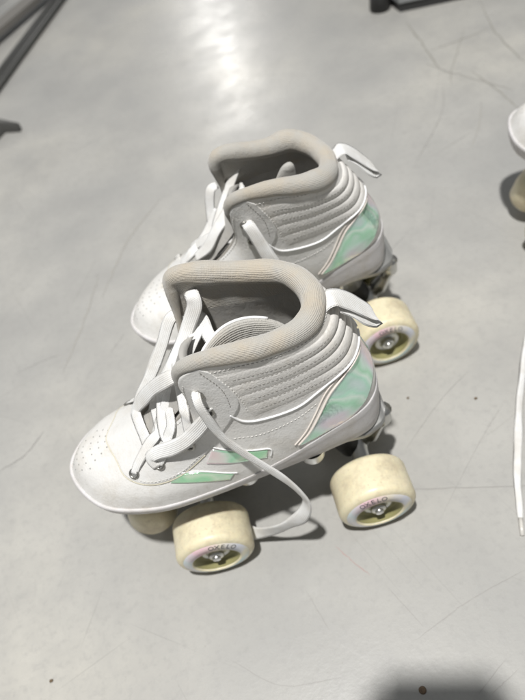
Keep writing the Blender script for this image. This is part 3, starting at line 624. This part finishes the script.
# grit
def pebble(name,x,y,r,m,label,group=None):
    g=Geo(); bm=bmesh.new(); bmesh.ops.create_icosphere(bm,subdivisions=2,radius=1); rg=np.random.default_rng(abs(int(x*7+y)))
    vs=[tuple(np.array(v.co)*[r*1.1,r*.9,r*.55]*(1+rg.normal(0,.1))+[0,0,r*.45]) for v in bm.verts]; fs=[[v.index for v in f.verts] for f in bm.faces]; bm.free()
    g.add(vs,fs); o=g.build(name,m); o.location=(x*S,y*S,0); return o
M['grit'],_,_=mat('brown_grit',(.14,.10,.06),.8); M['rivet'],_,_=mat('rusty_bolt',(.16,.11,.07),.5,metal=.4)
tag(pebble('grit_crumb',69,253,2.0,M['grit'],''),'tiny brown crumb of grit on the floor just behind the front skate\'s heel','grit','crumbs of grit on the floor')
tag(pebble('grit_crumb',105,275,1.1,M['grit'],''),'speck of dark grit on the floor beneath the rear skate\'s back wheel','grit','crumbs of grit on the floor')
tag(pebble('grit_crumb',156,254,1.3,M['grit'],''),'speck of dark grit on open floor between the skates and the loose lace','grit','crumbs of grit on the floor')
g=Geo(); v,f=lathe([(0,2.5),(.4,2.3),(.8,1.8),(.8,1.3),(.5,1.1),(.5,.01)],24,'z'); g.add(v,f)
bo=g.build('floor_bolt',M['rivet']); bo.location=(28*S,66*S,0); tag(bo,'small rusty bolt head in the floor inside the dark shadow at the bottom edge','bolt')
tag(pebble('grit_crumb',-222,146,1.3,M['grit'],''),'speck of dark grit on the floor near the lower left corner','grit','crumbs of grit on the floor')
# ------------------------------------------------------------------ skates
def eyep(B,s,i,off=1.6): return tuple(B.pt(s*EY[i][0],EY[i][1],off))
def laces_near():
    out=[]
    a=([(21,-43,199),(17,-38,203),(15,-33,203),(16,-30,197),(23,-27,187),(32,-20,177),(43,-12,168),(55,-8,156),(65,-4,142),(73,3,129)],
       [(.1,.7,.7),(-.2,.6,.9),(.1,.75,.6),(.2,.8,.55),(.2,.8,.55),(.25,.7,.6),(.3,.65,.65),(.35,.5,.7),(.5,.3,.7),(.7,0,.7)],[6,7.5,8.6,8.6,8.6,8.6,8.4,8,7,6],1.2)
    b=([(20,-38,182),(15,-30,186),(14,-22,182),(12,-10,181),(18,0,185),(26,8,189),(39,10,188),(54,1,172),(68,-7,153),(78,-11,139),(83,-13,130)],
       [(.3,.6,.6),(.3,.6,.6),(.2,.7,.6),(.1,.7,.6),(.2,.5,.8),(.3,.4,.9),(.35,.5,.8),(.4,.5,.7),(.5,.4,.6),(.7,.2,.6),(.8,0,.5)],[6.5,7.5,8.2,8.2,7.5,7.5,8.5,9,9,8,6],1.4)
    c=([(26,-38,186),(34,-36,187),(46,-30,171),(60,-24,154),(72,-20,141),(80,-16,130)],
       [(.2,.4,.9),(.2,.7,.7),(.3,.7,.6),(.3,.7,.6),(.4,.6,.7),(.5,.4,.7)],[6,7,7.5,7.5,7,6],1.1)
    d=([(16,-28,184),(22,-21,181),(31,-12,175),(41,-2,169),(50,5,160),(59,10,148),(66,12,138)],
       [(.3,.7,.6),(.3,.7,.6),(.3,.7,.6),(.3,.7,.6),(.4,.6,.6),(.4,.6,.7),(.5,.6,.7)],[6,7,7.5,7.5,7,6.5,6],1.1)
    e=([(34,-27,163),(45,-22,160),(54,-13,154),(62,-3,146),(70,9,136),(73,20,131),(72,27,128)],
       [(.5,-.4,.8),(.7,0,.7),(.8,.1,.6),(.8,.1,.6),(.7,.4,.6),(.5,.6,.6),(.4,.8,.5)],[6,7,7,7,6.5,6,5],1.2)
    f=([(69,29,130),(71,25,136),(64,26,141),(55,29,146),(45,32,153),(36,33,161),(28,34,170),(24,33,175),(23,29,174)],
       [(.4,.6,.7),(.5,.6,.7),(.5,.6,.7),(.4,.7,.6),(.4,.75,.6),(.4,.8,.5),(.3,.9,.3),(.1,1,.1),(0,1,.1)],[6,8,8.6,9,9,8.6,8,7,5.5],1.6)
    hh=([(44,-24,160),(48,-12,163),(52,0,160),(55,12,152),(56,22,147),(52,29,148)],[(.3,.3,.9),(.4,.5,.7),(.4,.6,.7),(.3,.7,.6),(.3,.8,.6),(.2,.9,.4)],[7,8.5,9,9,8,6],1.3)
    i_=([(76,-20,136),(76,-10,142),(74,2,142),(72,12,138),(71,21,134),(70,27,131)],[(.4,.3,.8),(.5,.3,.8),(.55,.2,.8),(.5,.5,.7),(.4,.7,.6),(.4,.8,.5)],[7,8,8.5,8.5,7.5,6],1.3)
    gl=([(25,27,190),(25,31,193),(25,35,189),(24,37,179),(21,39,160),(13,43,142),(4,47,127),(-5,51,111),(-12,55,94),(-14,57,78),(-6,57,60),(9,51,40),(24,43,22),(38,34,9),(46,26,3)],
       [(-.3,.4,1),(-.1,.7,1),(0,1,.4),(.2,1,0),(.2,1,.2),(.3,1,.3),(.4,1,.4),(.5,.9,.4),(.8,.7,.3),(1,.6,.2),(.8,.8,-.2),(.5,.8,-.3),(.4,.8,.3),(.2,.4,.9),(0,.2,1)],[4.5,5,5.2,5.4,5.4,5.4,5.6,6,6.8,8,9.5,10.5,10.5,9,7],1.7)
    bars=[]
    for i,h in ((4,5),(3,6),(2,8)):
        n=[BN.pt(EY[i][0],EY[i][1]+k*(4-EY[i][1]),o_) for k,o_ in ((0,1.2),(.25,2.6),(.65,2.8),(1,2.6))]; q=[BN.pt(-EY[i][0],EY[i][1]+k*(4-EY[i][1]),o_) for k,o_ in ((0,1.2),(.25,2.6),(.65,2.8),(1,2.6))]
        m_=(n[3]+q[3])/2+[0,0,h*.5]; up_=0; pts=n+[m_]+q[::-1]
        bars.append(([tuple(x) for x in pts],[(.3,.8,.5),(.4,.65,.7),(.45,.5,.75),(.5,.2,.8),(.55,0,.83),(.5,-.2,.8),(.45,-.5,.75),(.4,-.65,.7),(.3,-.8,.5)],[4,6,6.5,7,7,7,6.5,6,4],1.1))
    return [[a],[b],[c],[d],[e],[f],[gl],[hh],[i_]]+[[x] for x in bars]
def laces_back():
    out=[]
    a=([(27,-25,190),(22,-24,197),(20,-20,198),(22,-18,193),(29,-15,184),(38,-9,174),(47,0,165),(53,7,157),(60,10,150)],
       [(.1,.7,.7),(-.2,.6,.9),(.1,.75,.6),(.5,.7,.5),(.6,.6,.5),(.6,.6,.5),(.6,.5,.5),(.5,.5,.6),(.6,.2,.7)],[5,6.5,7,7,7,7.5,7.5,7,6],1.3)
    b=([(24,-20,172),(22,-14,180),(27,-5,179),(37,3,174),(48,8,167),(58,10,156),(70,6,146)],[(.4,.6,.6),(.4,.7,.5),(.4,.7,.5),(.3,.7,.6),(.3,.6,.7),(.4,.5,.7),(.6,.2,.7)],[6,7.5,8,8,8,8,7],1.2)
    c=([(27,38,189),(26,42,191),(24,45,186),(21,48,175),(17,51,160),(10,52,143),(3,52,127)],[(-.2,.6,1),(0,1,.5),(.2,1,.1),(.2,1,.2),(.3,1,.2),(.3,1,.2),(.3,1,.2)],[5,7,8.5,9.5,9.5,9,8],1.5)
    d=([(38,-26,180),(44,-24,178),(49,-20,162),(51,-12,150),(50,0,146),(46,10,146)],[(.3,.4,.8),(.3,.6,.7),(.4,.6,.6),(.4,.6,.7),(.4,.4,.8),(.4,.3,.8)],[6,7,7.5,7.5,7.5,7],1.3)
    e=([(74,-14,136),(69,-12,142),(57,0,154),(43,11,160),(33,22,161),(27,32,164),(25,39,170)],[(.6,.1,.8),(.5,.2,.8),(.4,.3,.8),(.3,.5,.8),(.2,.7,.6),(.1,.9,.4),(0,1,.3)],[6.5,8,9,9,9,8,6],1.6)
    hh=([(84,-8,131),(74,-6,141),(62,-11,146),(52,-15,154),(44,-18,165)],[(.5,.1,.8),(.5,.2,.8),(.5,.3,.8),(.5,.4,.7),(.5,.4,.7)],[6.5,8,9,8.5,7],1.5)
    bars=[]
    for i,h in ((4,4),(3,5),(2,7)):
        n=BM_.pt(EY[i][0],EY[i][1],2.6); q=BM_.pt(-EY[i][0],EY[i][1],2.6); m_=(n+q)/2
        bars.append(([tuple(n),tuple(m_+(n-m_)*.5+[0,0,h*.6]),tuple(m_+[0,0,h*.75]),tuple(m_+(q-m_)*.5+[0,0,h*.6]),tuple(q)],[(.45,.5,.75),(.55,0,.83),(.55,0,.83),(.55,0,.83),(.45,-.5,.75)],[5,6.5,7,6.5,5],1.1))
    return [[x] for x in (a,b,c,d,e,hh)]+[[x] for x in bars]
BN=Boot(1); BM_=Boot(-1)
YAW=math.radians(177.4)
make_skate((-15.9,234.4),YAW,1,'front white high-top roller skate, nearest the camera, its long lace hanging to the floor',laces_near(),txt=(-.18,.45))
make_skate((44.3,370.3),math.radians(178.6),-1,'white high-top roller skate standing second, directly behind the front skate',laces_back(),txt=(.12,-.4),tongue_kind=1)
make_skate((365,350),math.radians(127),1,'white roller skate cut off by the right edge, only toe and front wheels showing',laces_back(),txt=(.1,-.4),tongue_kind=1)
# loose lace on the floor at the right
g=Geo(); ribbon(g,[(262,330,30),(222,290,18),(196,254,12),(182,232,6),(171,212,3),(160,193,3.5),(151,176,2),(144,160,1.5),(139,149,1.2)],[(0,0,1),(.3,0,1),(.6,.1,.8),(.5,0,.8),(.3,0,1),(-.2,0,1),(.2,0,1),(0,0,1),(0,0,1)],[7,6.5,5.5,5.5,6,5.5,5,4.4,3.4],1.6)
lo=g.build('shoelace',M['lace']); tag(lo,'loose white lace trailing over the floor along the right edge','shoelace')
g=Geo(); tube(g,[(139,149,1.6),(136.5,143,1.5),(134,137,1.4)],[1.7,1.6,1.5],10); M['aglet'],_,_=mat('clear_aglet',(.62,.60,.56),.25); g.build('aglet',M['aglet'],lo)
# ------------------------------------------------------------------ rack and plinth at the far edge
M['rack'],_,_=mat('dark_grey_rack_steel',(.10,.10,.095),.45,metal=.3); M['rack2'],_,_=mat('brown_grey_bar',(.19,.18,.165),.6)
rk=empty('display_rack',(-.33,1.1,0)); tag(rk,'dark metal display rack foot of bars at the top left corner','rack')
def barbox(g,a,b,w_,h,z):
    a=np.array(a,float); b=np.array(b,float); t=(b-a)/np.linalg.norm(b-a); n=np.array([-t[1],t[0]])*w_/2; V=[]
    for z_ in (z,z+h):
        for p_ in (a+n,b+n,b-n,a-n): V.append((p_[0]+330,p_[1]-1100,z_))
    g.add(V,[[0,3,2,1],[4,5,6,7],[0,1,5,4],[1,2,6,5],[2,3,7,6],[3,0,4,7]])
g=Geo(); barbox(g,(-420,1125),(-110,1500),34,10,14); g.build('base_bar',M['rack2'],rk,smooth=False)
for dx,r_ in ((0,4.5),(13,3.0),(27,5.0)):
    g=Geo(); tube(g,[(-30+dx,-130,6),(66+dx*.9,80,6),(268+dx*.8,520,6)],[r_]*3,12); g.build('rod',M['rack'],rk)
for dy in (0,26,52):
    g=Geo(); tube(g,[(-150,120+dy,30),(60,370+dy*1.2,30)],[2.4,2.4],8); g.build('wire',M['rack'],rk)
g=Geo(); tube(g,[(-20,-250,6),(58,-150,9),(88,-165,6)],[26,17,8],12,ry=[9,8,4]); g.build('foot',M['rack'],rk)
g=Geo(); tube(g,[(-70,-200,0),(-70,-200,900)],[14,14],16); g.build('upright',M['rack'],rk)
pk=empty('shelf_plinth',(.357,.91,0)); tag(pk,'grey metal shelf plinth with a dark bottom edge at the top edge of the photo','plinth')
M['pl1'],nt,b=mat('grey_painted_metal',(.30,.31,.31),.4,metal=.2); M['pl2'],_,_=mat('black_kick_strip',(.035,.035,.035),.5)
def obox(name,mat_,z0,z1,off):
    A=np.array([0,0.]); ex=np.array([.97,-.24]); ey=np.array([-.11,.99]); V=[]
    for z_ in (z0,z1):
        for a,b_ in ((-off,-off),(700+off,-off),(700+off,400+off),(-off,400+off)): p_=ex*a+ey*b_; V.append((p_[0],p_[1],z_))
    return mesh(name,V,[[0,3,2,1],[4,5,6,7],[0,1,5,4],[1,2,6,5],[2,3,7,6],[3,0,4,7]],mat_,pk,smooth=False)
obox('kick_strip',M['pl2'],0,14,0); obox('panel',M['pl1'],14,140,3)
g=Geo(); tube(g,[(-20,30,0),(-16,32,60)],[16,16],16); g.build('corner_foot',M['pl2'],pk)
# ------------------------------------------------------------------ the phone that takes the picture (its shadow falls at the bottom edge)
bm=bmesh.new(); bmesh.ops.create_cube(bm,size=1)
for v in bm.verts: v.co=Vector((v.co.x*76*S,v.co.y*158*S,v.co.z*8*S))
bmesh.ops.bevel(bm,geom=[e for e in bm.edges if abs((e.verts[0].co-e.verts[1].co).z)>.005],offset=9*S,segments=6,affect='EDGES')
me=bpy.data.meshes.new('smartphone'); bm.to_mesh(me); bm.free(); M['phone'],_,_=mat('black_phone_glass',(.02,.02,.02),.2); me.materials.append(M['phone'])
ph=bpy.data.objects.new('smartphone',me); link(ph)
Cc=Vector((0,0,CH*S))-fwd*.009-u2*(158/2-30)*S
ph.matrix_world=Matrix(((r2.x,u2.x,-fwd.x,Cc.x),(r2.y,u2.y,-fwd.y,Cc.y),(r2.z,u2.z,-fwd.z,Cc.z),(0,0,0,1)))
tag(ph,'black smartphone above the floor, seen only as the soft shadow at the bottom edge','phone')
scene.cycles.max_bounces=8
